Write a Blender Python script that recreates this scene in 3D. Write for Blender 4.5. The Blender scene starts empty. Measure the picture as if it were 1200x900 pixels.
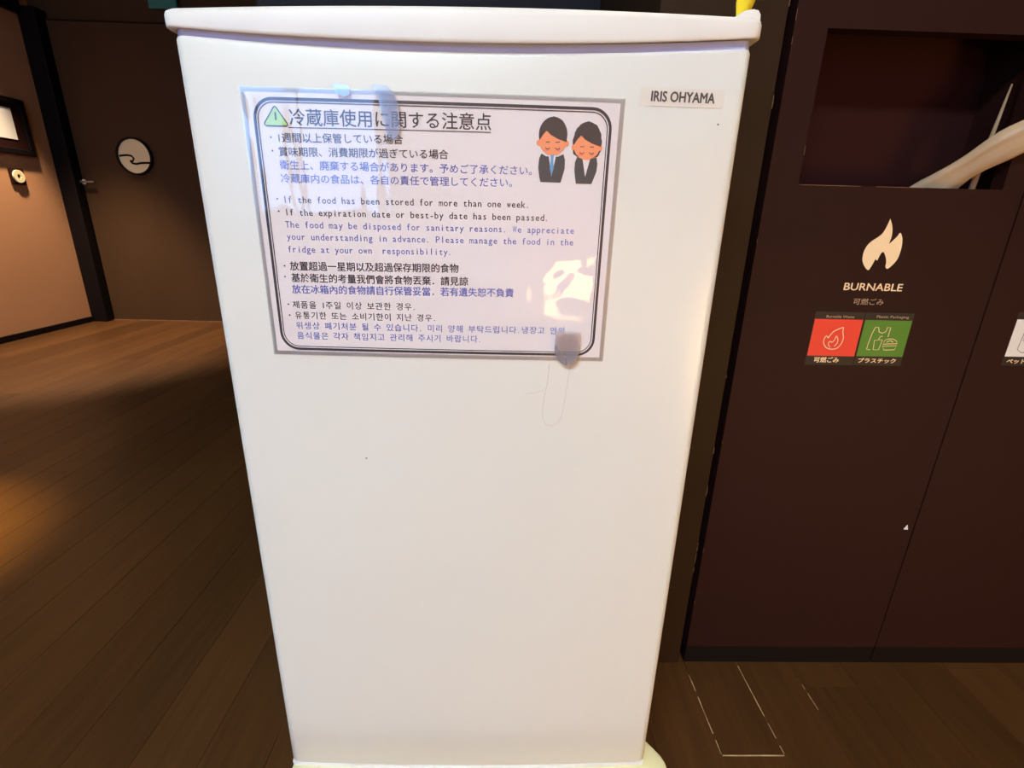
import bpy, bmesh, math, random
from mathutils import Vector, Matrix, noise
random.seed(7)
PI = math.pi
scene = bpy.context.scene
C = scene.collection

# ------------------------------------------------------------------ camera
CAM = Vector((0.03092, -0.44308, 0.71007))
right = Vector((0.99956899, -0.01680227, 0.02407301))
up = Vector((-0.01756958, 0.31455013, 0.94907825))
fwd = Vector((0.02351884, 0.94909214, -0.31411935))
cd = bpy.data.cameras.new('camera'); cam = bpy.data.objects.new('camera', cd); C.objects.link(cam)
M = Matrix((right, up, -fwd)).transposed().to_4x4(); M.translation = CAM
cam.matrix_world = M
cd.sensor_width = 36; cd.lens = 575.0/1200*36; cd.clip_start = 0.02; cd.clip_end = 50
scene.camera = cam
# ------------------------------------------------------------------ world, exposure
w = bpy.data.worlds.new('world'); scene.world = w; w.use_nodes = True
w.node_tree.nodes['Background'].inputs[0].default_value = (0.55, 0.62, 0.8, 1)
w.node_tree.nodes['Background'].inputs[1].default_value = 0.02
vs = scene.view_settings
vs.view_transform = 'Standard'; vs.look = 'None'; vs.gamma = 1; vs.use_curve_mapping = False
vs.exposure = 0.0
# light strengths
SKY_PANE = 7.0          # daylight in the window behind the viewer
FILL_PANEL = 48.0            # added ceiling fill panel, unseen behind the viewer
LANTERN = 14.0           # paper lantern shade
# ------------------------------------------------------------------ room numbers
XL, XR, YB, YF, ZC = -2.74, 1.75, 2.98, -3.0, 2.35
CY = 0.20               # front plane of the waste cabinets
FT, FB = 0.859, 0.052   # top and bottom of the refrigerator door
HW, BUL = 0.2248, 0.0047

# ------------------------------------------------------------------ material helpers
def s2l(c):
    return tuple((x/12.92 if x <= .04045 else ((x+.055)/1.055)**2.4) for x in [v/255 for v in c])
def mat(name, col, rough=.5, spec=.5, metal=0, noise_amt=0, nscale=8, stretch=(1,1,1), bump=0, bscale=200, coat=0, emis=None, es=0, rand=0, coords='Object', trans=0):
    m = bpy.data.materials.new(name); m.use_nodes = True
    nt = m.node_tree; b = nt.nodes['Principled BSDF']
    b.inputs['Roughness'].default_value = rough
    b.inputs['Specular IOR Level'].default_value = spec
    b.inputs['Metallic'].default_value = metal
    b.inputs['Coat Weight'].default_value = coat
    b.inputs['Coat Roughness'].default_value = .05
    b.inputs['Transmission Weight'].default_value = trans
    lc = s2l(col)
    tc = nt.nodes.new('ShaderNodeTexCoord'); mp = nt.nodes.new('ShaderNodeMapping')
    nt.links.new(tc.outputs[coords], mp.inputs[0]); mp.inputs['Scale'].default_value = stretch
    nz = nt.nodes.new('ShaderNodeTexNoise'); nz.inputs['Scale'].default_value = nscale; nz.inputs['Detail'].default_value = 5
    nt.links.new(mp.outputs[0], nz.inputs['Vector'])
    mx = nt.nodes.new('ShaderNodeMix'); mx.data_type = 'RGBA'
    k = max(noise_amt, .02)
    mx.inputs['A'].default_value = tuple(v*(1-k) for v in lc)+(1,)
    mx.inputs['B'].default_value = tuple(min(1, v*(1+k)) for v in lc)+(1,)
    nt.links.new(nz.outputs['Fac'], mx.inputs['Factor'])
    last = mx.outputs['Result']
    if rand:
        oi = nt.nodes.new('ShaderNodeObjectInfo'); hs = nt.nodes.new('ShaderNodeHueSaturation')
        mr = nt.nodes.new('ShaderNodeMapRange'); mr.inputs['To Min'].default_value = 1-rand; mr.inputs['To Max'].default_value = 1+rand
        nt.links.new(oi.outputs['Random'], mr.inputs['Value']); nt.links.new(mr.outputs[0], hs.inputs['Value'])
        nt.links.new(last, hs.inputs['Color']); last = hs.outputs[0]
        va = nt.nodes.new('ShaderNodeVectorMath'); va.operation = 'MULTIPLY_ADD'
        nt.links.new(oi.outputs['Random'], va.inputs[0]); va.inputs[1].default_value = (37, 91, 53)
        nt.links.new(tc.outputs[coords], va.inputs[2]); nt.links.new(va.outputs[0], mp.inputs[0])
    nt.links.new(last, b.inputs['Base Color'])
    if bump:
        n2 = nt.nodes.new('ShaderNodeTexNoise'); n2.inputs['Scale'].default_value = bscale
        nt.links.new(mp.outputs[0], n2.inputs['Vector'])
        bp = nt.nodes.new('ShaderNodeBump'); bp.inputs['Strength'].default_value = bump; bp.inputs['Distance'].default_value = .002
        nt.links.new(n2.outputs['Fac'], bp.inputs['Height']); nt.links.new(bp.outputs[0], b.inputs['Normal'])
    if emis:
        b.inputs['Emission Color'].default_value = s2l(emis)+(1,); b.inputs['Emission Strength'].default_value = es
    return m
def film_mat(name, tint, opac, ior=1.5, rough=.06):
    m = bpy.data.materials.new(name); m.use_nodes = True
    nt = m.node_tree; nt.nodes.remove(nt.nodes['Principled BSDF'])
    out = nt.nodes['Material Output']
    tr = nt.nodes.new('ShaderNodeBsdfTransparent'); df = nt.nodes.new('ShaderNodeBsdfDiffuse'); gl = nt.nodes.new('ShaderNodeBsdfGlossy')
    df.inputs[0].default_value = s2l(tint)+(1,); gl.inputs['Roughness'].default_value = rough
    m1 = nt.nodes.new('ShaderNodeMixShader'); m1.inputs[0].default_value = opac
    nz = nt.nodes.new('ShaderNodeTexNoise'); nz.inputs['Scale'].default_value = 40
    mr = nt.nodes.new('ShaderNodeMapRange'); mr.inputs['To Min'].default_value = opac*.8; mr.inputs['To Max'].default_value = opac*1.2
    nt.links.new(nz.outputs['Fac'], mr.inputs['Value']); nt.links.new(mr.outputs[0], m1.inputs[0])
    nt.links.new(tr.outputs[0], m1.inputs[1]); nt.links.new(df.outputs[0], m1.inputs[2])
    fr = nt.nodes.new('ShaderNodeFresnel'); fr.inputs[0].default_value = ior
    m2 = nt.nodes.new('ShaderNodeMixShader')
    nt.links.new(fr.outputs[0], m2.inputs[0]); nt.links.new(m1.outputs[0], m2.inputs[1]); nt.links.new(gl.outputs[0], m2.inputs[2])
    nt.links.new(m2.outputs[0], out.inputs[0])
    return m
MT = {}
MT['plank'] = mat('dark_stained_wood', (78, 49, 23), .40, .35, noise_amt=.45, nscale=6, stretch=(14, .9, 6), bump=.12, bscale=30, rand=.2)
MT['sub'] = mat('floor_underlay', (22, 14, 8), .9)
MT['joint'] = mat('pale_joint_glint', (190, 160, 120), .7, noise_amt=.5, nscale=60)
MT['orange'] = mat('warm_plaster', (188, 138, 102), .8, .2, noise_amt=.06, nscale=3, bump=.1, bscale=150)
MT['brown'] = mat('brown_laminate', (72, 51, 32), .6, .15, noise_amt=.12, nscale=2, stretch=(6, 6, 1), bump=.05, bscale=80)
MT['black'] = mat('near_black_wood', (16, 9, 9), .6, .15, noise_amt=.2, nscale=10)
MT['navy'] = mat('dark_slate_panel', (26, 22, 30), .6, .15, noise_amt=.3, nscale=8)
MT['ceil'] = mat('ceiling_paint', (150, 140, 128), .85, .2, noise_amt=.05)
MT['cab'] = mat('maroon_laminate', (41, 17, 14), .6, .14, noise_amt=.14, nscale=3, stretch=(1, 1, 4), bump=.06, bscale=300)
MT['cabin'] = mat('cabinet_inside', (48, 20, 17), .8, .1, noise_amt=.2, nscale=5)
MT['stile'] = mat('stile_wood', (44, 28, 14), .6, .15, noise_amt=.2, nscale=5, stretch=(4, 4, 1))
MT['edge'] = mat('pale_edge', (120, 80, 55), .6, noise_amt=.7, nscale=40)
MT['white'] = mat('white_enamel', (222, 220, 212), .30, .5, noise_amt=.02, nscale=4, bump=.03, bscale=380)
MT['whitep'] = mat('white_plastic', (228, 224, 218), .38, .5, noise_amt=.02)
MT['trim'] = mat('periwinkle_trim', (176, 186, 236), .4, .4, noise_amt=.03)
MT['gasket'] = mat('grey_gasket', (120, 118, 116), .7)
MT['kick'] = mat('beige_kick', (214, 180, 150), .6)
MT['cream'] = mat('cream_plastic', (252, 246, 196), .45, .5, noise_amt=.03, nscale=30)
MT['yellow'] = mat('yellow_film', (255, 232, 60), .35, .5, noise_amt=.08, nscale=30)
MT['paper'] = mat('printed_paper', (232, 222, 222), .7, .2, noise_amt=.02)
MT['ink'] = mat('black_ink', (34, 22, 34), .5)
MT['blue'] = mat('blue_ink', (92, 104, 186), .5)
MT['green'] = mat('sign_green', (176, 212, 120), .5)
MT['skin'] = mat('print_peach', (246, 150, 100), .6)
MT['cheek'] = mat('print_blush', (238, 128, 96), .6)
MT['hair'] = mat('print_hair', (44, 22, 20), .6)
MT['suit'] = mat('print_suit', (44, 46, 50), .6)
MT['tie'] = mat('print_tie', (92, 156, 206), .6)
MT['pwhite'] = mat('print_white', (236, 230, 230), .6)
MT['film'] = film_mat('clear_laminate', (225, 225, 225), .04, 1.6, .05)
MT['filmedge'] = film_mat('laminate_border', (212, 208, 202), .15, 1.5, .12)
MT['tape'] = film_mat('clear_tape', (160, 160, 178), .42, 1.5, .08)
MT['tape2'] = film_mat('blue_tinted_tape', (205, 222, 255), .16, 1.9, .16)  # blue glare painted into the tint of the tape
MT['badge'] = mat('badge_foil', (224, 216, 206), .4)
MT['badgetext'] = mat('badge_ink', (84, 76, 68), .5)
MT['decal'] = mat('cream_decal', (244, 214, 170), .6, noise_amt=.05, nscale=80)
MT['red'] = mat('red_sticker', (226, 44, 36), .5)
MT['greens'] = mat('green_sticker', (66, 122, 30), .5)
MT['pale'] = mat('pale_line', (226, 196, 160), .6)
MT['dimtext'] = mat('dim_line', (170, 140, 118), .6)
MT['label'] = mat('white_label', (226, 222, 218), .55)
MT['grey'] = mat('grey_line', (110, 108, 110), .6)
MT['blackst'] = mat('black_backing', (20, 10, 10), .6)
MT['bag'] = mat('plastic_bag', (190, 160, 126), .42, .5, noise_amt=.12, nscale=25, bump=.25, bscale=60)
MT['wood'] = mat('pale_wood', (196, 158, 116), .7, noise_amt=.2, nscale=60)
MT['metal'] = mat('brushed_metal', (180, 176, 172), .35, metal=1)
MT['disc'] = mat('pale_disc', (240, 226, 180), .6, noise_amt=.03)
MT['hairst'] = mat('strand', (182, 172, 156), .5)
MT['speck'] = mat('speck', (110, 100, 95), .6)
MT['pane'] = mat('daylit_pane', (200, 215, 240), .2, emis=(120, 178, 255), es=SKY_PANE)
MT['shade'] = mat('paper_shade', (250, 225, 180), .8, emis=(255, 206, 140), es=LANTERN)
MT['fill_shade'] = mat('warm_fill_shade', (250, 225, 180), .8, emis=(255, 206, 130), es=LANTERN*2.0)
MT['lamp'] = mat('lamp_glow', (255, 230, 190), .5, emis=(255, 210, 150), es=12)
MT['panel'] = mat('fill_panel_glow', (240, 240, 240), .5, emis=(216, 240, 252), es=FILL_PANEL)
MT['teal'] = mat('teal_cloth', (60, 130, 120), .8)

# ------------------------------------------------------------------ mesh helpers
def raw(name, verts, faces, m, parent=None, origin=None, smooth=False, me_only=False):
    L = Vector(origin) if origin is not None else (Vector(parent['_o']) if parent is not None and '_o' in parent else Vector((0, 0, 0)))
    me = bpy.data.meshes.new(name)
    me.from_pydata([tuple(Vector(v)-L) for v in verts], [], faces)
    me.validate(); me.materials.append(m)
    if smooth:
        me.polygons.foreach_set('use_smooth', [True]*len(me.polygons))
    me.update()
    if me_only: return me
    o = bpy.data.objects.new(name, me); C.objects.link(o)
    if parent is not None:
        o.parent = parent; o['_o'] = list(L)
    else:
        o.location = L; o['_o'] = list(L)
    return o
def thing(name, label, cat, loc, group=None):
    o = bpy.data.objects.new(name, None); C.objects.link(o); o.location = loc; o['_o'] = list(loc)
    o.empty_display_size = .05
    o['label'] = label; o['category'] = cat
    if group: o['group'] = group
    return o
def tag(o, label, cat, group=None):
    o['label'] = label; o['category'] = cat
    if group: o['group'] = group
    return o
def struct(o): o['kind'] = 'structure'; return o
class MB:
    def __init__(s): s.v = []; s.f = []
    def add(s, v, f):
        n = len(s.v); s.v += [tuple(x) for x in v]; s.f += [tuple(i+n for i in q) for q in f]; return s
    def box(s, x0, x1, y0, y1, z0, z1, bev=0):
        bm = bmesh.new()
        bmesh.ops.create_cube(bm, size=1)
        for v in bm.verts:
            v.co = Vector(((x0+x1)/2+v.co.x*(x1-x0), (y0+y1)/2+v.co.y*(y1-y0), (z0+z1)/2+v.co.z*(z1-z0)))
        if bev: bmesh.ops.bevel(bm, geom=bm.edges[:], offset=bev, segments=2, affect='EDGES', profile=.5)
        bm.verts.index_update()
        s.add([v.co.copy() for v in bm.verts], [[v.index for v in f.verts] for f in bm.faces]); bm.free(); return s
    def loft(s, rings, cap0=True, cap1=True):
        n = len(rings[0]); v = [p for r in rings for p in r]; f = []
        for k in range(len(rings)-1):
            for i in range(n):
                j = (i+1) % n; f.append((k*n+i, k*n+j, (k+1)*n+j, (k+1)*n+i))
        if cap0: f.append(tuple(range(n))[::-1])
        if cap1: f.append(tuple((len(rings)-1)*n+i for i in range(n)))
        return s.add(v, f)
    def tube(s, pts, r, seg=6):
        rings = []
        pts = [Vector(p) for p in pts]
        for i, p in enumerate(pts):
            d = (pts[min(i+1, len(pts)-1)]-pts[max(i-1, 0)]).normalized()
            a = d.orthogonal().normalized() if abs(d.z) > .99 else d.cross(Vector((0, 0, 1))).normalized()
            b = d.cross(a); rr = r[i] if isinstance(r, (list, tuple)) else r
            rings.append([p+a*math.cos(t*2*PI/seg)*rr+b*math.sin(t*2*PI/seg)*rr for t in range(seg)])
        return s.loft(rings)
    def obj(s, name, m, parent=None, origin=None, smooth=False):
        return raw(name, s.v, s.f, m, parent, origin, smooth)
def box(name, m, a, parent=None, bev=0, origin=None):
    return MB().box(*a, bev=bev).obj(name, m, parent, origin)
def auto_smooth(o, ang=35):
    me = o.data
    me.polygons.foreach_set('use_smooth', [True]*len(me.polygons))
    bm = bmesh.new(); bm.from_mesh(me)
    for e in bm.edges:
        if len(e.link_faces) == 2 and e.calc_face_angle(0) > math.radians(ang): e.smooth = False
    bm.to_mesh(me); bm.free(); return o

# ================================================================== STRUCTURE
floor = struct(raw('floor', *(lambda b: (b.v, b.f))(MB().box(XL-.1, XR+.1, YF-.1, YB+.1, -.10, -.012)), MT['sub'], origin=(0, 0, 0)))
def plank_mesh(x0, x1, y0, y1):
    g = .00025; c = .0004; t = .0
    X0, X1, Y0, Y1 = x0+g, x1-g, y0+g, y1-g
    hx, hy = (X1-X0)/2, (Y1-Y0)/2
    v = [(-hx, -hy, -.012), (hx, -hy, -.012), (hx, hy, -.012), (-hx, hy, -.012),
         (-hx, -hy, -c), (hx, -hy, -c), (hx, hy, -c), (-hx, hy, -c),
         (-hx+c, -hy+c, 0), (hx-c, -hy+c, 0), (hx-c, hy-c, 0), (-hx+c, hy-c, 0)]
    f = [(0, 1, 5, 4), (1, 2, 6, 5), (2, 3, 7, 6), (3, 0, 4, 7), (4, 5, 9, 8), (5, 6, 10, 9), (6, 7, 11, 10), (7, 4, 8, 11), (8, 9, 10, 11)]
    return v, f
cache = {}
PW = .0905
for i in range(-35, 16):
    x0 = .3535+PW*i; x1 = x0+PW
    x0c, x1c = max(x0, XL), min(x1, XR)
    if x1c-x0c < .01: continue
    off = random.random()*1.3
    ys = [YF]
    y = YF+off if off > .2 else YF+off+1.0
    if i == 0: y = .0455-1.3*2
    while y < YB-.15:
        ys.append(y); y += 1.3
    ys.append(YB)
    for a, b in zip(ys[:-1], ys[1:]):
        if b-a < .02: continue
        key = (round(x1c-x0c, 4), round(b-a, 3))
        if key not in cache:
            v, f = plank_mesh(x0c, x1c, a, b)
            me = bpy.data.meshes.new('plank'); me.from_pydata(v, [], f); me.materials.append(MT['plank']); cache[key] = me
        o = bpy.data.objects.new('plank', cache[key]); C.objects.link(o); o.parent = floor
        o.location = ((x0c+x1c)/2, (a+b)/2, 0)
# pale strips for grit and painted seam glint in three joints beside the cabinet
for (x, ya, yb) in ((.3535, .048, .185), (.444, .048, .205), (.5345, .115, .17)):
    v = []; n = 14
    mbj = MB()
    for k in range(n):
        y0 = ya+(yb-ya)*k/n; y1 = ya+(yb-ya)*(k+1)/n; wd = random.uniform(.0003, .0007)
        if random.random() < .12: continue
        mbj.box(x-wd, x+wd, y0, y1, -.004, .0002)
    mbj.obj('joint_grit_glint', MT['joint'], floor)
mbj = MB(); mbj.box(.3545, .443, .0447, .0463, -.004, .0003); mbj.obj('joint_grit_glint', MT['joint'], floor)  # pale strip painting the highlight on the end joint's edge

struct(box('wall_left', MT['orange'], (XL-.1, XL, YF, YB, 0, ZC), origin=(XL, 0, 0)))
wb = struct(box('wall_back', MT['brown'], (XL-.1, XR+.1, YB, YB+.1, 0, ZC), origin=(0, YB, 0)))
struct(box('wall_right', MT['brown'], (XR, XR+.1, YF, YB, 0, ZC), origin=(XR, 0, 0)))
struct(box('ceiling', MT['ceil'], (XL-.1, XR+.1, YF-.1, YB+.1, ZC, ZC+.1), origin=(0, 0, ZC)))
struct(box('baseboard_left', MT['black'], (XL, XL+.012, YF, YB-.09, 0, .035), bev=.002, origin=(XL, 0, 0)))
struct(box('trim_1', MT['black'], (XL, XL+.10, YB-.085, YB, 0, 1.80), bev=.003, origin=(XL+.06, YB, 0)))        # corner post
struct(box('trim_2', MT['black'], (XL, XL+.03, YF, YB-.085, 1.755, 1.9), bev=.004, origin=(XL, 0, 1.755)))     # rail over the plaster
# wall behind the fridge and cabinets
struct(box('wall_alcove', MT['navy'], (-.42, XR, .62, .70, 0, ZC), origin=(0, .62, 0)))
# wall behind the viewer with a window
WX0, WX1, WZ0, WZ1 = -2.25, -.80, .70, 1.95
mb = MB(); mb.box(XL, WX0, YF-.1, YF, 0, ZC); mb.box(WX1, XR, YF-.1, YF, 0, ZC); mb.box(WX0, WX1, YF-.1, YF, 0, WZ0); mb.box(WX0, WX1, YF-.1, YF, WZ1, ZC)
struct(mb.obj('wall_front', MT['orange'], origin=(0, YF, 0)))
win = thing('window_1', '', '', ((WX0+WX1)/2, YF, WZ0)); del win['label']; del win['category']; struct(win)
mb = MB(); mb.box(WX0, WX0+.05, YF-.08, YF-.01, WZ0, WZ1); mb.box(WX1-.05, WX1, YF-.08, YF-.01, WZ0, WZ1); mb.box(WX0, WX1, YF-.08, YF-.01, WZ0, WZ0+.05); mb.box(WX0, WX1, YF-.08, YF-.01, WZ1-.05, WZ1)
mb.box((WX0+WX1)/2-.03, (WX0+WX1)/2+.03, YF-.08, YF-.01, WZ0, WZ1)
mb.obj('window_frame', MT['black'], win)
for a, b in ((WX0+.05, (WX0+WX1)/2-.03), ((WX0+WX1)/2+.03, WX1-.05)):
    box('pane', MT['pane'], (a, b, YF-.06, YF-.05, WZ0+.05, WZ1-.05), win)
# door in the far wall
door = thing('door_1', '', '', (-2.2, YB, 0)); del door['label']; del door['category']; struct(door)
box('door_leaf', MT['brown'], (XL+.103, -1.72, YB-.022, YB-.002, .006, 1.752), door, bev=.002)
box('door_leaf', MT['brown'], (-1.716, -.70, YB-.022, YB-.002, .006, 1.752), door, bev=.002)
box('threshold', MT['edge'], (XL+.103, -.70, YB-.030, YB-.022, 0, .006), door)
box('door_head', MT['stile'], (XL+.103, -.70, YB-.030, YB-.002, 1.753, 1.758), door)
mb = MB(); mb.box(-2.635, -2.615, YB-.034, YB-.022, .868, .898, bev=.004); mb.obj('handle_plate', MT['label'], door)
mb = MB(); mb.box(-2.635, -2.55, YB-.052, YB-.040, 0.878, .890, bev=.003); mb.box(-2.630, -2.620, YB-.045, YB-.03, .879, .889)
hd = mb.obj('door_handle', MT['metal'], door)

# round emblem on far door
ex, ez, er = -2.275, 1.040, .101
em = thing('round_sign', 'pale round sign with a dark rim and wave line on the brown door', 'sign', (ex, YB-.022, ez))
def disc(cx, cy, cz, r, t, n=40, r_in=0):
    mb = MB()
    if r_in == 0:
        mb.loft([[(cx+r*math.cos(2*PI*k/n), y, cz+r*math.sin(2*PI*k/n)) for k in range(n)] for y in (cy, cy-t)])
    else:
        P = [(r, cy), (r, cy-t), (r_in, cy-t), (r_in, cy)]
        v = [(cx+rr*math.cos(2*PI*k/n), yy, cz+rr*math.sin(2*PI*k/n)) for k in range(n) for rr, yy in P]
        f = [(k*4+i, k*4+(i+1) % 4, ((k+1) % n)*4+(i+1) % 4, ((k+1) % n)*4+i) for k in range(n) for i in range(4)]
        mb.add(v, f)
    return mb
disc(ex, YB-.022, ez, er, .008).obj('disc', MT['disc'], em)
disc(ex, YB-.022, ez, er+.008, .020, r_in=er-.002).obj('rim', MT['black'], em)
def ribbon(pts, wd, P, mb=None, taper=None):
    """flat stroke along 2-D points mapped to 3-D by P"""
    mb = mb or MB(); pts = [Vector(p) for p in pts]; L = []; R_ = []
    closed = (pts[0]-pts[-1]).length < 1e-9
    for i, p in enumerate(pts):
        a = pts[i-1] if i > 0 else (pts[-2] if closed else p)
        b = pts[i+1] if i < len(pts)-1 else (pts[1] if closed else p)
        d = (b-a).normalized(); n = Vector((-d.y, d.x))*wd*.5*(taper[i] if taper else 1)
        L.append(P(*(p+n))); R_.append(P(*(p-n)))
    n = len(pts)
    mb.add(L+R_, [(i, i+1, n+i+1, n+i) for i in range(n-1)])
    return mb
wave = [(-.096, .0), (-.07, .004), (-.045, .006), (-.02, .002), (-.008, -.012), (-.018, -.028), (-.034, -.026)]
wave2 = [(-.034, -.026), (-.022, -.04), (.0, -.044), (.03, -.038), (.06, -.036), (.088, -.036)]
PE = lambda a, b: (ex+a, YB-.0312, ez+b)
mb = ribbon(wave, .012, PE); ribbon(wave2, .012, PE, mb); mb.obj('wave_line', MT['black'], em)

# framed picture and round control on the left plaster wall
pf = thing('picture_frame', 'dark framed board with a pale sheet on the orange wall', 'picture frame', (XL, 2.56, 1.0))
mb = MB(); y0, y1, z0, z1 = 2.36, 2.768, 1.004, 1.298
for a in ((y0, y1, z0, z0+.03), (y0, y1, z1-.03, z1), (y0, y0+.03, z0+.03, z1-.03), (y1-.03, y1, z0+.03, z1-.03)): mb.box(XL, XL+.022, *a, bev=.003)
mb.obj('frame', MT['black'], pf)
box('backboard', MT['cab'], (XL, XL+.008, y0+.03, y1-.03, z0+.03, z1-.03), pf)
box('pale_sheet', MT['label'], (XL+.008, XL+.011, 2.44, 2.683, 1.083, 1.243), pf)
rc = thing('wall_dial', 'small square plate with a pale ring below the framed board', 'switch', (XL, 2.62, .887))
box('plate', MT['cab'], (XL, XL+.010, 2.577, 2.666, .843, .931), rc, bev=.003)
n = 28; v = []; f = []
for k in range(n):
    for r_, x_ in ((.034, XL+.010), (.034, XL+.018), (.012, XL+.018), (.012, XL+.010)):
        v.append((x_, 2.622+r_*math.cos(2*PI*k/n), .887+r_*math.sin(2*PI*k/n)))
f = [(k*4+i, k*4+(i+1) % 4, ((k+1) % n)*4+(i+1) % 4, ((k+1) % n)*4+i) for k in range(n) for i in range(4)]
raw('ring', v, f, MT['disc'], rc)
tc_ = tag(box('hanging_cloth', MT['teal'], (-2.02, -1.86, YB-.045, YB-.030, 1.82, 2.15), bev=.004, origin=(-1.94, YB-.03, 1.82)), 'teal cloth hanging high on the wall beside the fridge top corner', 'cloth')

# ================================================================== REFRIGERATOR
def fy(x, b=BUL, hw=HW): return -b*(1-(x/hw)**2)
def plan(hw, b, inset, yb, r=.009, n=26, y_off=0):
    """cross-section loop: bowed front with rounded corners, flat back at yb"""
    hwi = hw-inset; pts = []
    for k in range(n+1):
        x = -hwi+r+(2*(hwi-r))*k/n
        pts.append((x, fy(x, b, hw)+inset+y_off))
    yr = pts[-1][1]+r
    for k in range(1, 6):
        a = -PI/2+PI/2*k/5; pts.append((hwi-r+r*math.cos(a), yr+r*math.sin(a)))
    pts.append((hwi, yb)); pts.append((-hwi, yb))
    for k in range(0, 5):
        a = PI+PI/2*k/5; pts.append((-hwi+r+r*math.cos(a), yr+r*math.sin(a)))
    return pts
fr = thing('refrigerator', 'tall white single-door refrigerator with a notice on its front', 'refrigerator', (0, .2, .02))
# door panel
def dip(x, z, d, tilt=.008): return z-d*(1-(x/HW)**2)+tilt*x
rings = []
for ins, z in ((.006, FB), (.002, FB+.0012), (0, FB+.005)):
    rings.append([(x, y, z) for x, y in plan(HW, BUL, ins, .042)])
for t in (.1, .3, .5, .7, .9):
    rings.append([(x, y, FB+(.84-FB)*t) for x, y in plan(HW, BUL, 0, .042)])
for ins, dz in ((0, -.004), (.0008, -.0014), (.002, -.0004), (.004, 0)):
    rings.append([(x, y, dip(x, .8426, .0085)+dz) for x, y in plan(HW, BUL, ins, .042)])
dp = auto_smooth(MB().loft(rings).obj('door', MT['white'], fr), 50)
# lower lip strip of the door
rings = [[(x, y, z) for x, y in plan(HW, BUL, ins, .03, r=.008)] for ins, z in ((.001, FB-.0032), (-.0005, FB-.002), (-.0008, FB-.0008), (.001, FB+.0006))]
auto_smooth(MB().loft(rings).obj('lower_lip', MT['whitep'], dp), 60)
# recess trim under the grip
rings = [[(x, y, dip(x, z, .0087)) for x, y in plan(HW, BUL, ins, .042)] for ins, z in ((.0012, .840), (.0010, .843), (.0014, .8475))]
auto_smooth(MB().loft(rings).obj('recess_trim', MT['trim'], dp), 50)
# grip cap
rings = []
GB = .0070
for ins, z, zd, tl in ((.006, .8480, 1, .0125), (.0005, .8470, 1, .0125), (-.0030, .8461, 1, .0125), (-.0038, .8466, 1, .0125), (-.0040, .8480, .9, .0125), (-.0040, .8550, -.1, .015), (-.0033, .8574, -.22, .0155), (-.0016, .8587, -.22, .0155), (.003, .859, -.22, .0155)):
    rings.append([(x, y, dip(x, z, .0087*zd, tl)) for x, y in plan(HW, GB, ins, .046, r=.009)])
auto_smooth(MB().loft(rings).obj('door_grip', MT['whitep'], dp), 60)
# cabinet body behind the door
box('gasket', MT['gasket'], (-.215, .215, .042, .052, .07, .85), fr)
MB().box(-.222, .222, .052, .49, .058, .850, bev=.006).obj('body', MT['white'], fr)
box('kick_panel', MT['kick'], (-.214, .214, .012, .06, .036, .0475), fr, bev=.002)
for fx in (-.17, .17):
    for fyy in (.06, .42):
        mbf = MB(); mbf.tube([(fx, fyy, .0303), (fx, fyy, .058)], .016, 14); mbf.obj('foot', MT['gasket'], fr)
# top hinge cover
def smoothloft(sections, name, m, parent):
    return auto_smooth(MB().loft(sections).obj(name, m, parent), 40)
secs = []
prof = [(.196, .0), (.202, .0025), (.208, .006), (.2135, .0095), (.2195, .0108), (.2235, .0100), (.2256, .0070), (.2262, .0)]
for yy, s in ((.0035, .62), (.0045, .88), (.008, .97), (.014, 1), (.050, 1), (.057, .9), (.059, .7)):
    secs.append([(.212+(x-.21)*(.9+.1*s), yy, 0.8595+.0013+h*s*1.0) for x, h in prof]+[(.2282, yy, .856), (.198, yy, .856)])
smoothloft(secs, 'hinge_cover', MT['whitep'], fr)
# maker's badge
def P_door(off=0.0):
    return lambda x, z: (x, fy(x)-off, z)
PD = P_door(.0004)
def grid_patch(x0, x1, z0, z1, P, nx=8, nz=1, mb=None):
    mb = mb or MB(); v = [P(x0+(x1-x0)*i/nx, z0+(z1-z0)*j/nz) for j in range(nz+1) for i in range(nx+1)]
    f = [(j*(nx+1)+i, j*(nx+1)+i+1, (j+1)*(nx+1)+i+1, (j+1)*(nx+1)+i) for j in range(nz) for i in range(nx)]
    return mb.add(v, f)

# ------------------------------------------------------------------ lettering
_g = {}
def glyph(s, offset=0.0):
    """outline of a string at size 1: verts, faces"""
    k = (s, offset)
    if k in _g: return _g[k]
    if offset:          # heavier weight: the outline struck at small shifts
        v0, f0 = glyph(s); v = []; f = []
        for lay, (dx, dy) in enumerate(((-1, 0), (1, 0), (0, -.8), (0, .8))):
            n = len(v); v += [(x+dx*offset, y+dy*offset, lay) for x, y, _ in v0]; f += [tuple(i+n for i in q) for q in f0]
        _g[k] = (v, f); return _g[k]
    cu = bpy.data.curves.new('t', 'FONT'); cu.body = s; cu.size = 1; cu.resolution_u = 2 if len(s) == 1 else 3; cu.fill_mode = 'FRONT'
    o = bpy.data.objects.new('t', cu); C.objects.link(o)
    dg = bpy.context.evaluated_depsgraph_get(); me = bpy.data.meshes.new_from_object(o.evaluated_get(dg))
    v = [(p.co.x, p.co.y, 0) for p in me.vertices]; f = [tuple(p.vertices) for p in me.polygons]
    bpy.data.objects.remove(o); bpy.data.curves.remove(cu); bpy.data.meshes.remove(me)
    _g[k] = (v, f); return _g[k]
def flat(v, f, P, mb):
    out = []
    for p in v:
        a = P(p[0], p[1]); out.append((a[0], a[1]-.00003*p[2], a[2]))
    return mb.add(out, f)
def is_wide(ch): return ord(ch) > 0x2000 or ch in '・'
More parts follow.
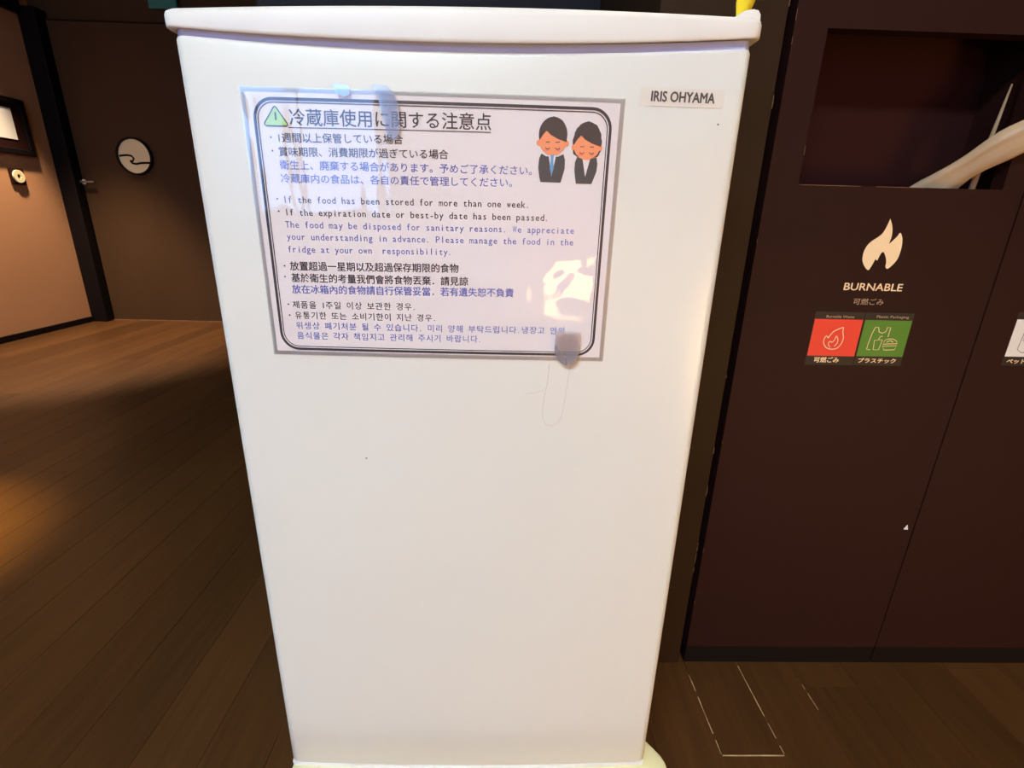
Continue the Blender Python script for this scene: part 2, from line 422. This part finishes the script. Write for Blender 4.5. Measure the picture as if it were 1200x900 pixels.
def text_cells(s, u0, u1, vb0, vb1, h, P, off=0.0):
    """monospaced line: full-width characters take two cells. baseline runs (u0,vb0)->(u1,vb1), P maps (u,v-up)"""
    cells = sum(2 if is_wide(c) else 1 for c in s); cw = (u1-u0)/cells; mb = MB(); c0 = 0
    for ch in s:
        wd = 2 if is_wide(ch) else 1
        if ch != ' ':
            v, f = glyph(ch, off)
            if v:
                ux = u0+c0*cw; t = (c0+wd/2)/cells; base = vb0+(vb1-vb0)*t
                if wd == 2:
                    flat([(ux+x*cw*2, base+y*h, l) for x, y, l in v], f, P, mb)
                else:
                    xs = [p[0] for p in v]; xm = (min(xs)+max(xs))/2; bw = max(xs)-min(xs)
                    target = min(.86*cw, bw*h*.98); sc = target/bw if bw > 0 else 1
                    if ch in '.,': flat([(ux+cw*.25+(x-min(xs))*h*.9, base+y*h, l) for x, y, l in v], f, P, mb)
                    else: flat([(ux+cw/2+(x-xm)*sc, base+y*h, l) for x, y, l in v], f, P, mb)
        c0 += wd
    return mb
def text_fit(s, u0, u1, v0, v1, P, off=0.0, shear=0.0):
    v, f = glyph(s, off); xs = [p[0] for p in v]; ys = [p[1] for p in v]
    a, b, c, d = min(xs), max(xs), min(ys), max(ys)
    return flat([(u0+(x-a)/(b-a)*(u1-u0)+shear*(y-c)/(d-c), v0+(y-c)/(d-c)*(v1-v0), l) for x, y, l in v], f, P, MB())

bd = grid_patch(.138, .206, .8005, .8135, PD).obj('badge', MT['badge'], dp)
text_fit('IRIS OHYAMA', .1465, .1985, .8035, .8112, P_door(.0007), .034).obj('badge_lettering', MT['badgetext'], bd)
for (x, z, r) in ((-.100, .485, .0009), (.204, .789, .0008)):
    PP = P_door(.0003); mb = MB(); mb.add([PP(x+r*math.cos(k*PI/4), z+r*math.sin(k*PI/4)) for k in range(8)], [tuple(range(8))]); mb.obj('paint_chip', MT['speck'], dp)

# ================================================================== NOTICE SHEET
SX, SZ, ROT = -.17694, .80532, -.0018
def PS(off):
    c, s = math.cos(ROT), math.sin(ROT)
    def P(u, v):      # u, v in mm; v measured downwards as a negative number
        x = SX+(u*c-v*s)/1000; z = SZ+(u*s+v*c)/1000
        return (x, fy(x)-off, z)
    return P
sh = thing('notice_sheet', 'laminated multilingual notice taped to the refrigerator door', 'notice', (-.025, -.004, SZ-.216))
def sheet_patch(u0, u1, v0, v1, off, nx=40, ny=3):
    return grid_patch(u0, u1, v0, v1, PS(off), nx, ny)
sheet_patch(0, 303, -216, 0, .0006).obj('laminate_border', MT['filmedge'], sh, smooth=True)
paper = sheet_patch(3.5, 299.5, -212.5, -3.5, .0009).obj('paper', MT['paper'], sh, smooth=True)
PT = PS(.0012)
# rounded double border
def rrect(x0, x1, y0, y1, r, n=8):
    pts = []
    for cx, cy, a0 in ((x1-r, y1-r, 0), (x0+r, y1-r, PI/2), (x0+r, y0+r, PI), (x1-r, y0+r, 3*PI/2)):
        for k in range(n+1):
            a = a0+PI/2*k/n; pts.append(Vector((cx+r*math.cos(a), cy+r*math.sin(a))))
    out = []
    for i, p in enumerate(pts):
        q = pts[(i+1) % len(pts)]; m = max(1, int((q-p).length/12))
        for k in range(m): out.append(p.lerp(q, k/m))
    out.append(out[0].copy()); return out
ribbon(rrect(9.2, 292.8, -210.2, -8.0, 15), 2.3, PT).obj('border_line', MT['ink'], sh)
ribbon(rrect(11.6, 290.4, -207.8, -10.4, 13), .8, PT).obj('border_line', MT['ink'], sh)
# (text, u0, u1, baseline at u0, baseline at u1, em height, colour, weight)
LINES = [
    ('冷蔵庫使用に関する注意点', 36.2, 197.5, -25.6, -24.9, 13.0, 'ink', .009),
    ('1週間以上保管している場合', 24.6, 126.4, -38.6, -37.4, 7.6, 'ink', .009),
    ('賞味期限、消費期限が過ぎている場合', 24.8, 162.6, -48.8, -47.4, 7.6, 'ink', .009),
    ('衛生上、廃棄する場合があります。予めご了承ください。', 24.6, 236.0, -58.6, -57.6, 7.6, 'blue', .009),
    ('冷蔵庫内の食品は、各自の責任で管理してください。', 24.2, 220.0, -68.8, -67.2, 7.6, 'blue', .009),
    ('If the food has been stored for more than one week.', 24.0, 230.6, -84.8, -83.6, 7.6, 'ink', .009),
    ('If the expiration date or best-by date has been passed.', 24.2, 247.0, -94.8, -93.6, 7.6, 'ink', .009),
    ('The food may be disposed for sanitary reasons. We appreciate', 23.6, 269.0, -104.6, -103.4, 7.6, 'blue', .009),
    ('your understanding in advance. Please manage the food in the', 23.6, 269.0, -114.4, -113.0, 7.6, 'blue', .009),
    ('fridge at your own  responsibility.', 23.2, 165.0, -124.8, -123.6, 7.6, 'blue', .009),
    ('放置超過一星期以及超過保存期限的食物', 23.6, 170.2, -139.4, -137.8, 8.2, 'ink', .016),
    ('基於衛生的考量我們會將食物丟棄．請見諒', 23.6, 178.4, -149.4, -148.8, 8.2, 'ink', .016),
    ('放在冰箱內的食物請自行保管妥當．若有遺失恕不負責', 23.2, 218.8, -159.2, -157.8, 8.2, 'blue', .016),
    ('제품을 1주일 이상 보관한 경우.', 22.0, 132.4, -172.6, -171.8, 7.2, 'ink', .009),
    ('유통기한 또는 소비기한이 지난 경우.', 23.0, 150.2, -182.0, -181.4, 7.2, 'ink', .009),
    ('위생상 폐기처분 될 수 있습니다. 미리 양해 부탁드립니다.냉장고 안의', 23.0, 266.8, -191.2, -190.6, 7.2, 'blue', .009),
    ('음식물은 각자 책임지고 관리해 주시기 바랍니다.', 23.0, 191.0, -200.4, -199.8, 7.2, 'blue', .009),
]
for s, u0, u1, a, b, h, cmat, wt in LINES:
    text_cells(s, u0, u1, a, b, h, PT, wt).obj('printed_line', MT[cmat], sh)
ribbon([(35+161.5*k/16, -28.2+.8*k/16) for k in range(17)], .7, PT).obj('underline', MT['ink'], sh)
for (u, v) in ((20.2, -35.5), (20.2, -45.4), (19.6, -81.8), (19.6, -91.6), (19.1, -136.4), (18.4, -145.6), (18.5, -169.6), (18.6, -179.4)):
    mb = MB(); mb.add([PT(u+.75*math.cos(k*PI/4), v+.75*math.sin(k*PI/4)) for k in range(8)], [tuple(range(8))]); mb.obj('bullet', MT['ink'], sh)
# warning triangle
def poly(pts, off, name, m, parent):
    P = PS(off); mb = MB(); mb.add([P(*p) for p in pts], [tuple(range(len(pts)))]); return mb.obj(name, m, parent)
tri = poly([(17.6, -27.3), (33.8, -27.3), (35, -26.2), (34.6, -25.0), (27.2, -14.0), (26.0, -13.2), (24.8, -14.0), (16.6, -25), (16.2, -26.2)], .0012, 'warning_triangle', MT['green'], sh)
PT2 = PS(.0014)
ribbon([(17.6, -27.3), (33.8, -27.3), (34.8, -26.2), (34.4, -25.0), (27, -14.0), (26.0, -13.4), (25, -14.0), (16.8, -25), (16.4, -26.2), (17.6, -27.3)], .9, PT2).obj('triangle_outline', MT['suit'], tri)
ribbon([(25.9, -17.5), (25.9, -23.2)], 1.2, PT2).obj('exclamation_mark', MT['suit'], tri)
# two bowing office workers printed at the right
def ell(cx, cy, rx, ry, n=28, a0=0, a1=2*PI):
    return [(cx+rx*math.cos(a0+(a1-a0)*k/n), cy+ry*math.sin(a0+(a1-a0)*k/n)) for k in range(n)]
def worker(cx, man):
    s = 1.0 if man else .96; y = -14.6 if man else -17.2
    root = poly([(cx-5, y-29), (cx+5, y-29), (cx+9.2, y-27), (cx+10.6, y-31), (cx+10.8, y-38), (cx+9, y-45), (cx+8, y-48.6), (cx-8.6, y-48.6), (cx-9.8, y-45), (cx-11, y-38), (cx-10.6, y-31), (cx-8.8, y-27)] if man else
                [(cx-5, y-27), (cx+5, y-27), (cx+8.4, y-26), (cx+9.6, y-31), (cx+9.2, y-37), (cx+7.4, y-42), (cx+5.8, y-46.4), (cx-7.2, y-46.4), (cx-8.2, y-42), (cx-9.2, y-36), (cx-9, y-30), (cx-7.4, y-26)],
                .0012, 'printed_suit', MT['suit'], sh)
    poly([(cx-3.6, y-25), (cx+3.8, y-25), (cx+.1, y-44 if man else y-41)], .0014, 'printed_shirt', MT['pwhite'], root)
    if man: poly([(cx-1.4, y-28), (cx+1.5, y-28), (cx+1.1, y-31), (cx+1.7, y-38), (cx+.1, y-43.5), (cx-1.6, y-38), (cx-1.0, y-31)], .0016, 'printed_tie', MT['tie'], root)
    # hair behind
    if man: hp = ell(cx, y-13, 11.6, 13)
    else: hp = [(cx-11, y-24), (cx-12, y-14), (cx-9, y-5), (cx-3, y-.5), (cx+3, y-.5), (cx+9, y-5), (cx+12, y-14), (cx+11.5, y-21), (cx+9.5, y-25.5), (cx+6, y-26), (cx-7.5, y-26)]
    poly(hp, .0013, 'printed_hair', MT['hair'], root)
    for sx in (-1, 1): poly(ell(cx+sx*11.4, y-19.2, 1.9 if man else 1.2, 2.2, 12), .0015, 'printed_ear', MT['skin'], root)
    poly([(cx-10.6, y-17), (cx-8, y-13), (cx-5.5, y-10.4), (cx+1, y-13.5), (cx+10.4, y-16.5), (cx+11, y-20), (cx+8.4, y-24.5), (cx+3.5, y-27.8), (cx, y-28.4), (cx-3.5, y-27.8), (cx-8.4, y-24.5), (cx-11, y-20)], .0016, 'printed_face', MT['skin'], root)
    # fringe
    poly([(cx-11.2, y-16), (cx-10.6, y-8), (cx-6, y-2), (cx+0, y+.2), (cx+7, y-2.4), (cx+11, y-9), (cx+11.2, y-18.2), (cx+4, y-16), (cx-2, y-13.2), (cx-6, y-9.6), (cx-9, y-12.6)], .0018, 'printed_fringe', MT['hair'], root)
    P = PS(.0019); mb = MB()
    for sx in (-1, 1):
        ribbon([(cx+sx*4-1.8, y-22.6), (cx+sx*4-.9, y-23.6), (cx+sx*4+.9, y-23.6), (cx+sx*4+1.8, y-22.6)], .6, P, mb)
        ribbon([(cx+sx*4-1.7, y-18.6), (cx+sx*4+1.7, y-18.4)], .6, P, mb)
    mb.obj('printed_eyes', MT['hair'], root)
    for sx in (-1, 1): poly(ell(cx+sx*4.6, y-24.2, 2.0, 1.2, 10), .00175, 'printed_blush', MT['cheek'], root)
worker(246.8, True); worker(274.8, False)
# clear film over the whole print, slightly buckled
P0 = PS(0); nx, ny = 150, 110; v = []
for j in range(ny+1):
    for i in range(nx+1):
        u = 303*i/nx; vv = -216*j/ny
        p = P0(u, vv)
        ed = min(u, 303-u, -vv, 216+vv); k = min(1, ed/8)
        left = max(0, 1-u/150)
        wv = .00030*noise.noise(Vector((u*.075, vv*.012, 3)))*(.4+1.2*left)
        wv += .00022*noise.noise(Vector((u*.03, vv*.05, 9)))
        lump = math.exp(-(((u-262)/26)**2+((vv+140)/24)**2))
        wv += 0.0009*lump*noise.noise(Vector((u*.05, vv*.06, 1)))
        v.append((p[0], p[1]-.0025-wv*k*.9+.0003*(1-k), p[2]))
f = [(j*(nx+1)+i, j*(nx+1)+i+1, (j+1)*(nx+1)+i+1, (j+1)*(nx+1)+i) for j in range(ny) for i in range(nx)]
raw('clear_film', v, f, MT['film'], sh, smooth=True)

# clear adhesive tab at the lower right corner
def slab(pts, P0f, P1f, name, m, parent=None, origin=None):
    n = len(pts); v = [P0f(*p) for p in pts]+[P1f(*p) for p in pts]
    f = [tuple(range(n)), tuple(range(2*n-1, n-1, -1))]+[(i, (i+1) % n, n+(i+1) % n, n+i) for i in range(n)]
    return raw(name, v, f, m, parent, origin)
pts = [(257.4, -188), (279.4, -188), (280, -192), (280, -206), (279, -212), (276.5, -217.5), (272.5, -220.5), (268, -219.8), (263.5, -216), (258, -209), (257, -205), (257.2, -196)]
tb = slab(pts, PS(.0034), PS(.0042), 'clear_hook', MT['tape2'], origin=(SX+.268, -.006, SZ-.22))
tag(tb, 'clear plastic tab over the lower right edge of the notice', 'tab')
slab([(257.3, -200), (262, -206), (267, -213), (270, -220), (266, -219), (260, -213), (257.3, -208)], PS(.0043), PS(.0052), 'folded_lip', MT['tape'], tb)
slab([(268, -209), (279.4, -209), (278.4, -213), (275, -218.2), (271, -219.8), (268.4, -216)], PS(.0043), PS(.0056), 'thick_rim', MT['tape'], tb)
# clear tape strips along the top left
def tape(pts, label):
    o = slab(pts, PS(.0034), PS(.0037), 'clear_tape', MT['tape2'], origin=(SX+pts[0][0]/1000, -.006, SZ+pts[0][1]/1000))
    return tag(o, label, 'tape', 'clear tape on the notice')
tape([(104, 3), (116, 2.5), (121, -2), (124, -10), (125, -26), (122, -36), (115, -33), (110, -14), (108, -4)], 'leaf-shaped clear tape tinted with painted blue glare near the middle of the notice top')
tape([(74, 2.6), (78, 3.4), (86, 2), (87, -4), (82, -6), (76, -4)], 'small bit of clear tape on the notice top left of the leaf-shaped strip')

# hair on the door
hp = [(.076, .586), (.0755, .57), (.0735, .557), (.0722, .545), (.0718, .535), (.074, .5265), (.078, .5232), (.083, .5238), (.0885, .5285), (.0915, .54), (.0935, .56), (.0955, .582)]
def catmull(P, n=6):
    out = []
    for i in range(len(P)-1):
        a, b, c, d = [Vector(P[max(0, min(len(P)-1, k))]) for k in (i-1, i, i+1, i+2)]
        for k in range(n):
            t = k/n; out.append(.5*((2*b)+(c-a)*t+(2*a-5*b+4*c-d)*t*t+(3*b-a-3*c+d)*t**3))
    out.append(Vector(P[-1])); return out
mb = MB(); mb.tube([(p.x, fy(p.x)-.0004, p.y) for p in catmull(hp)], .00012, 5)
mb.tube([(p.x, fy(p.x)-.0004, p.y) for p in catmull([(.0722, .5595), (.066, .5575), (.059, .5560), (.054, .5558)])], .00010, 5)
tag(mb.obj('hair_strand', MT['hairst'], origin=(.08, -.004, .523)), 'fine curved hair stuck to the white door under the notice', 'hair')

# yellow plastic tag behind the hinge
mb = MB(); rings = []
for k in range(9):
    t = k/8
    cx = .2350+.012*t+.012*t*t; cz = .8600+.100*t; cy = .064+.010*math.sin(t*2.5)
    wd = .0030+.0035*t if t < .25 else .0040+.0200*(t-.25)**.7
    a = .15+.5*t
    dx, dy = math.cos(a)*wd, math.sin(a)*wd
    rings.append([(cx-dx, cy-dy, cz), (cx, cy-.0022, cz-.001), (cx+dx, cy+dy, cz-.002), (cx+dx, cy+dy+.0015, cz-.002), (cx, cy+.001, cz-.001), (cx-dx, cy-dy+.0015, cz)])
yt = auto_smooth(mb.loft(rings).obj('yellow_strip', MT['yellow'], origin=(.236, .064, .860)), 60)
tag(yt, 'bright yellow plastic strip rising from the fridge top hinge', 'strip')

# plinth the refrigerator stands on
st = thing('refrigerator_stand', 'cream plastic base under the refrigerator with a projecting corner', 'stand', (0, .2, 0))
oc = [(-.232, .0), (-.228, -.014), (-.215, -.020), (.236, -.020), (.250, -.014), (.2590, -.002), (.2612, .008), (.2605, .016), (.2575, .024), (.250, .0345), (.2415, .0455), (.2415, .46), (.225, .48), (-.225, .48), (-.232, .47)]
rings = []
for ins, z in ((.002, .0005), (0, .003), (0, .025), (.0012, .0288), (.004, .030)):
    rings.append([(x*(1-ins/.24), .23+(y-.23)*(1-ins/.25), z) for x, y in oc])
auto_smooth(MB().loft(rings).obj('base_plate', MT['cream'], st), 50)

# ================================================================== WASTE CABINETS
stile = struct(box('wall_stile', MT['stile'], (.20, .3435, CY, .62, 0, 1.9), bev=.001, origin=(.27, CY, 0)))
G2 = 'waste sorting cabinets'
def cabinet(x0, x1, ox0, ox1, oz0, oz1, label):
    t = thing('waste_cabinet', label, 'cabinet', ((x0+x1)/2, CY+.2, 0), G2)
    zb, zt, yb = .036, 1.25, .60
    xs = [x0, ox0, ox1, x1]; zs = [zb, oz0, oz1, zt]; mb = MB()
    # front skin with a rectangular opening, 18 mm thick
    for y in (CY, CY+.018):
        v = [(x, y, z) for z in zs for x in xs]
        f = [(j*4+i, j*4+i+1, (j+1)*4+i+1, (j+1)*4+i) for j in range(3) for i in range(3) if not (i == 1 and j == 1)]
        mb.add(v, f)
    def wall(a, b):
        mb.add([(a[0], CY, a[1]), (b[0], CY, b[1]), (b[0], CY+.018, b[1]), (a[0], CY+.018, a[1])], [(0, 1, 2, 3)])
    for r in ((x0, x1, zb, zt), (ox0, ox1, oz0, oz1)):
        c = [(r[0], r[2]), (r[1], r[2]), (r[1], r[3]), (r[0], r[3])]
        for k in range(4): wall(c[k], c[(k+1) % 4])
    mb.obj('front_panel', MT['cab'], t)
    mb = MB(); mb.box(x0, x0+.016, CY+.018, yb, zb, zt); mb.box(x1-.016, x1, CY+.018, yb, zb, zt); mb.box(x0+.016, x1-.016, yb-.01, yb, zb, zt)
    mb.box(x0+.016, x1-.016, CY+.018, yb-.01, zt-.016, zt); mb.box(x0+.016, x1-.016, CY+.018, yb-.01, zb, zb+.016)
    mb.obj('carcass', MT['cabin'], t)
    mb = MB(); mb.box(ox0-.03, ox1+.02, CY+.018, CY+.085, oz0-.055, oz0-.045)
    mb.box(ox0-.03, ox1+.02, CY+.085, CY+.093, oz0-.055, oz1+.06)
    mb.obj('chute_lining', MT['cabin'], t)
    box('plinth', MT['black'], (x0+.001, x1+.001, CY+.002, CY+.03, 0, zb), t)
    return t
cab = cabinet(.3535, .6765, .392, .649, .762, .925, 'dark maroon cabinet with a white flame icon and open chute')
cab2 = cabinet(.6785, 1.10, .72, 1.02, .762, .925, 'dark cabinet at the right edge with a partly cut white sticker')
# pale flecks painting glints on the stile and cabinet edges
mb = MB()
for k in range(9):
    z = random.uniform(.1, .95); mb.box(.3430, .3437, CY-.0004, CY+.0006, z, z+random.uniform(.004, .02))
mb.obj('pale_edge', MT['edge'], stile)['kind'] = 'stuff'
mb = MB()
for k in range(6):
    z = random.uniform(.1, .95); mb.box(.3533, .3538, CY-.0003, CY+.0006, z, z+random.uniform(.003, .012))
for a, b in ((.393, .47), (.49, .55)): mb.box(a, b, CY-.0003, CY+.0006, .7614, .7620)
mb.box(.3917, .3922, CY-.0003, CY+.0006, .795, .805)
mb.obj('pale_edge', MT['edge'], cab)['kind'] = 'stuff'

def PC(off): return lambda a, b: (a, CY-off, b)
def cpoly(pts, off, name, m, parent):
    P = PC(off); mb = MB(); mb.add([P(*p) for p in pts], [tuple(range(len(pts)))]); return mb.obj(name, m, parent)
FL = [(5172, 7250), (5216, 7170), (5240, 7090), (5245, 7020), (5238, 6950), (5285, 7000), (5320, 7045), (5345, 7085), (5385, 7030), (5405, 6950), (5410, 6860), (5398, 6765), (5355, 6690), (5312, 6645), (5285, 6640), (5265, 6665), (5260, 6720), (5235, 6785), (5192, 6845), (5166, 6830), (5150, 6785), (5135, 6738), (5118, 6752), (5104, 6740), (5090, 6695), (5070, 6640), (5050, 6615), (5010, 6640), (4968, 6690), (4940, 6750), (4935, 6840), (4960, 6920), (5010, 6980), (5068, 7022), (5122, 7080), (5152, 7160)]
FL = [(a/10000, b/10000) for a, b in FL]
FLs = [(p.x, p.y) for p in catmull(FL+[FL[0]], 3)][:-1]
cpoly(FLs, .0004, 'flame_icon', MT['decal'], cab)
text_fit('BURNABLE', .4785, .5565, .6352, .6448, PC(.0004), .012).obj('lettering', MT['decal'], cab)
text_fit('可燃ごみ', .4955, .5365, .6165, .6250, PC(.0004), .01).obj('lettering', MT['dimtext'], cab)
def sticker(x0, x1, z0, z1, m, parent, name):
    # black backing with the coloured field on it
    b = cpoly([(x0-.001, z0-.013), (x1+.001, z0-.013), (x1+.001, z1+.010), (x0-.001, z1+.010)], .0003, name, MT['blackst'], parent)
    cpoly([(x0, z0), (x1, z0), (x1, z1), (x0, z1)], .0005, 'colour_field', m, b); return b
S1 = sticker(.4495, .5150, .5460, .5965, MT['red'], cab, 'sticker')
S2 = sticker(.5178, .5820, .5465, .5965, MT['greens'], cab, 'sticker')
S3 = sticker(.7250, .7900, .5500, .6015, MT['label'], cab2, 'sticker')
def k4(L): return [(a/10000, b/10000) for a, b in L]
def sc(L, cx, cy, s): return [(cx+(a-cx)*s, cy+(b-cy)*s) for a, b in L]
PI_ = PC(.0007)
I1 = k4([(4905, 5860), (4912, 5790), (4935, 5730), (4932, 5650), (4888, 5575), (4815, 5555), (4735, 5575), (4685, 5635), (4680, 5700), (4702, 5738), (4728, 5712), (4748, 5746), (4785, 5800), (4850, 5838), (4905, 5860)])
mb = ribbon([tuple(p) for p in catmull(I1, 3)], .0012, PI_)
ribbon([tuple(p) for p in catmull(k4([(4785, 5580), (4750, 5625), (4765, 5665), (4790, 5650), (4825, 5685), (4835, 5740), (4868, 5690), (4868, 5640), (4840, 5595)]), 3)], .0011, PI_, mb)
mb.obj('flame_outline', MT['pale'], S1)
mb = MB()
for L in ([(5545, 5740), (5550, 5868), (5505, 5868), (5498, 5812), (5455, 5790), (5405, 5806), (5385, 5868), (5340, 5868), (5318, 5790), (5298, 5640), (5295, 5562), (5345, 5558)],
          [(5372, 5690), (5480, 5700), (5462, 5560), (5388, 5560), (5372, 5690)], [(5425, 5700), (5440, 5745), (5470, 5748)],
          [(5500, 5640), (5515, 5690), (5560, 5712), (5625, 5712), (5680, 5685), (5700, 5650), (5500, 5640)],
          [(5502, 5612), (5700, 5620), (5682, 5565), (5540, 5556), (5502, 5612)], [(5545, 5668), (5590, 5690), (5640, 5668)]):
    ribbon(k4(L), .0010, PI_, mb)
mb.obj('packaging_outline', MT['pale'], S2)
text_fit('Burnable Waste', .4640, .5020, .5985, .6020, PI_, .012).obj('lettering', MT['dimtext'], S1)
text_fit('Plastic Packaging', .5320, .5760, .5985, .6030, PI_, .012).obj('lettering', MT['dimtext'], S2)
text_fit('可燃ごみ', .4600, .4950, .5365, .5445, PI_, .03).obj('lettering', MT['decal'], S1)
text_fit('プラスチック', .5215, .5745, .5370, .5440, PI_, .03).obj('lettering', MT['decal'], S2)
text_fit('ペットボトル', .7300, .7850, .5400, .5470, PI_, .03).obj('lettering', MT['decal'], S3)
mb = MB()
for z in (.5850, .5820, .5790, .5760, .5730): ribbon([(.742, z), (.772, z)], .0009, PI_, mb)
ribbon([(.741, .588), (.739, .560), (.746, .556), (.770, .556), (.775, .562), (.773, .588), (.764, .597), (.751, .597), (.741, .588)], .0010, PI_, mb)
mb.obj('bottle_outline', MT['grey'], S3)
# paper speck stuck on the seam
mb = MB(); mb.loft([[(.6610, CY-.0002, .2710), (.6675, CY-.0002, .2705), (.6650, CY-.0002, .2790)], [(.6615, CY-.002, .2715), (.6668, CY-.002, .2712), (.6648, CY-.002, .2780)]])
tag(mb.obj('paper_scrap', MT['label'], origin=(.664, CY, .271)), 'tiny white paper scrap stuck low on the cabinet seam', 'scrap')

# plastic bag twisted out of the chute
path = [(.540, .262, .722, .012, .006), (.562, .258, .735, .019, .008), (.590, .243, .757, .021, .008), (.611, .219, .787, .0165, .008), (.633, .196, .812, .0180, .009), (.660, .178, .832, .0195, .011), (.695, .165, .852, .0240, .012), (.725, .158, .868, .025, .013), (.760, .163, .870, .022, .012), (.79, .175, .874, .015, .009)]
pp = [Vector(p[:3]) for p in path]
rings = []
sub = 6
pcs = []
for i in range(len(path)-1):
    for k in range(sub):
        t = k/sub
        def cr(ix):
            a, b, c, d = [path[max(0, min(len(path)-1, q))][ix] for q in (i-1, i, i+1, i+2)]
            return .5*(2*b+(c-a)*t+(2*a-5*b+4*c-d)*t*t+(3*b-a-3*c+d)*t**3)
        pcs.append([cr(ix) for ix in range(5)])
pcs.append(list(path[-1]))
for i, p in enumerate(pcs):
    c = Vector(p[:3]); d = (Vector(pcs[min(i+1, len(pcs)-1)][:3])-Vector(pcs[max(0, i-1)][:3])).normalized()
    side = d.cross(Vector((0, 1, 0))).normalized(); nrm = side.cross(d).normalized(); ring = []
    for k in range(36):
        a = 2*PI*k/36+i*.03
        fold = 1+.17*math.sin(4*a+i*.10)+.08*math.sin(7*a-i*.17)+.25*(noise.noise(Vector((math.cos(a)*1.5, math.sin(a)*1.5, i*.12))))
        ring.append(c+side*math.cos(a-i*.03)*p[3]*(1+.06*math.sin(i*.6))+nrm*math.sin(a-i*.03)*p[4]*fold)
    rings.append(ring)
bag = MB().loft(rings).obj('plastic_bag', MT['bag'], origin=(.58, .24, .72), smooth=True)
tag(bag, 'twisted translucent plastic bag hanging out of the cabinet chute', 'bag')
hk = MB(); hk.tube([(.79, .200, .874), (.79, .170, .874), (.79, .160, .885)], .003, 8)
tag(hk.obj('cabinet_hook', MT['metal'], origin=(.79, .2, .874)), 'small metal hook holding the plastic bag end beside the chute', 'hook')
sk = MB(); sk.tube([(.6370, .236, .7125), (.6405, .234, .766), (.6438, .232, .82), (.6485, .230, .884)], [.0040, .0037, .0026, .0009], 10)
tag(sk.obj('wooden_stick', MT['wood'], origin=(.637, .236, .7125)), 'pale tapered wooden stick upright behind the plastic bag', 'stick')

# ================================================================== LAMPS
def downlight(x, y, power, spot, blend, col, label, tx=0, ty=0, r=.05):
    t = thing('ceiling_downlight', label, 'ceiling light', (x, y, ZC), 'recessed ceiling downlights')
    n = 24; v = []
    for k in range(n):
        for rr, zz in ((.055, ZC), (.055, ZC-.006), (.042, ZC-.006), (.042, ZC)):
            v.append((x+rr*math.cos(2*PI*k/n), y+rr*math.sin(2*PI*k/n), zz))
    f = [(k*4+i, k*4+(i+1) % 4, ((k+1) % n)*4+(i+1) % 4, ((k+1) % n)*4+i) for k in range(n) for i in range(4)]
    raw('ring', v, f, MT['metal'], t)
    mbl = MB(); mbl.loft([[(x+.041*math.cos(2*PI*k/n), y+.041*math.sin(2*PI*k/n), z) for k in range(n)] for z in (ZC-.001, ZC-.003)]); mbl.obj('diffuser', MT['lamp'], t)
    ld = bpy.data.lights.new('downlight_beam', 'SPOT'); ld.energy = power; ld.color = col; ld.spot_size = spot; ld.spot_blend = blend; ld.shadow_soft_size = r
    lo = bpy.data.objects.new('downlight_beam', ld); C.objects.link(lo); lo.location = (x, y, ZC-.02)
    d = Vector((tx-x if tx else 0, ty-y if ty else 0, -(ZC-.02))); lo.rotation_euler = d.to_track_quat('-Z', 'Y').to_euler()
WARM = (1.0, .70, .40)
downlight(.42, -.10, 28, math.radians(75), .7, (1, .74, .42), 'recessed warm downlight above the right side of the refrigerator')
downlight(-1.38, .38, 900, math.radians(22), .8, (1, .70, .20), 'recessed warm downlight over the open floor left of the refrigerator')
downlight(-2.40, 2.25, 460, math.radians(56), .5, (1, .76, .50), 'recessed warm downlight near the far orange wall')
downlight(-.2, -1.9, 55, math.radians(110), .9, (1, .80, .58), 'recessed warm downlight behind the viewer')
# added fill light shaped as a ceiling panel, unseen behind the viewer
pl = thing('ceiling_fill_panel', 'added flat fill light panel on the ceiling, unseen behind the viewer', 'ceiling light', (-.7, -1.75, ZC))
mb = MB(); x0, x1, y0, y1 = -1.4, .1, -1.95, -1.55
mb.box(x0-.02, x0, y0-.02, y1+.02, ZC-.02, ZC); mb.box(x1, x1+.02, y0-.02, y1+.02, ZC-.02, ZC); mb.box(x0, x1, y0-.02, y0, ZC-.02, ZC); mb.box(x0, x1, y1, y1+.02, ZC-.02, ZC)
mb.obj('frame', MT['label'], pl)
box('diffuser', MT['panel'], (x0, x1, y0, y1, ZC-.012, ZC-.002), pl)
# paper lantern behind the viewer
def lantern(lx, ly, a, z0, z1, m, label):
    ln = thing('floor_lantern', label, 'lamp', (lx, ly, 0))
    mb = MB()
    for sx in (-1, 1):
        for sy in (-1, 1): mb.box(lx+sx*a-.01, lx+sx*a+.01, ly+sy*a-.01, ly+sy*a+.01, 0, z1+.02)
    for z in (z0-.02, z1):
        mb.box(lx-a, lx+a, ly-a-.01, ly-a+.01, z, z+.02); mb.box(lx-a, lx+a, ly+a-.01, ly+a+.01, z, z+.02)
        mb.box(lx-a-.01, lx-a+.01, ly-a, ly+a, z, z+.02); mb.box(lx+a-.01, lx+a+.01, ly-a, ly+a, z, z+.02)
    mb.obj('frame', MT['black'], ln)
    box('shade', m, (lx-a+.012, lx+a-.012, ly-a+.012, ly+a-.012, z0, z1), ln)
lantern(.52, YF+.3, .17, .20, .50, MT['shade'], 'square paper floor lantern in a dark wooden frame by the front wall')
lantern(1.35, -1.5, .17, .05, .42, MT['fill_shade'], 'added unseen warm fill light shaped as a paper lantern near the right wall')  # added warm fill for the right of the door, not a known lamp
for o in bpy.data.objects:
    if '_o' in o: del o['_o']
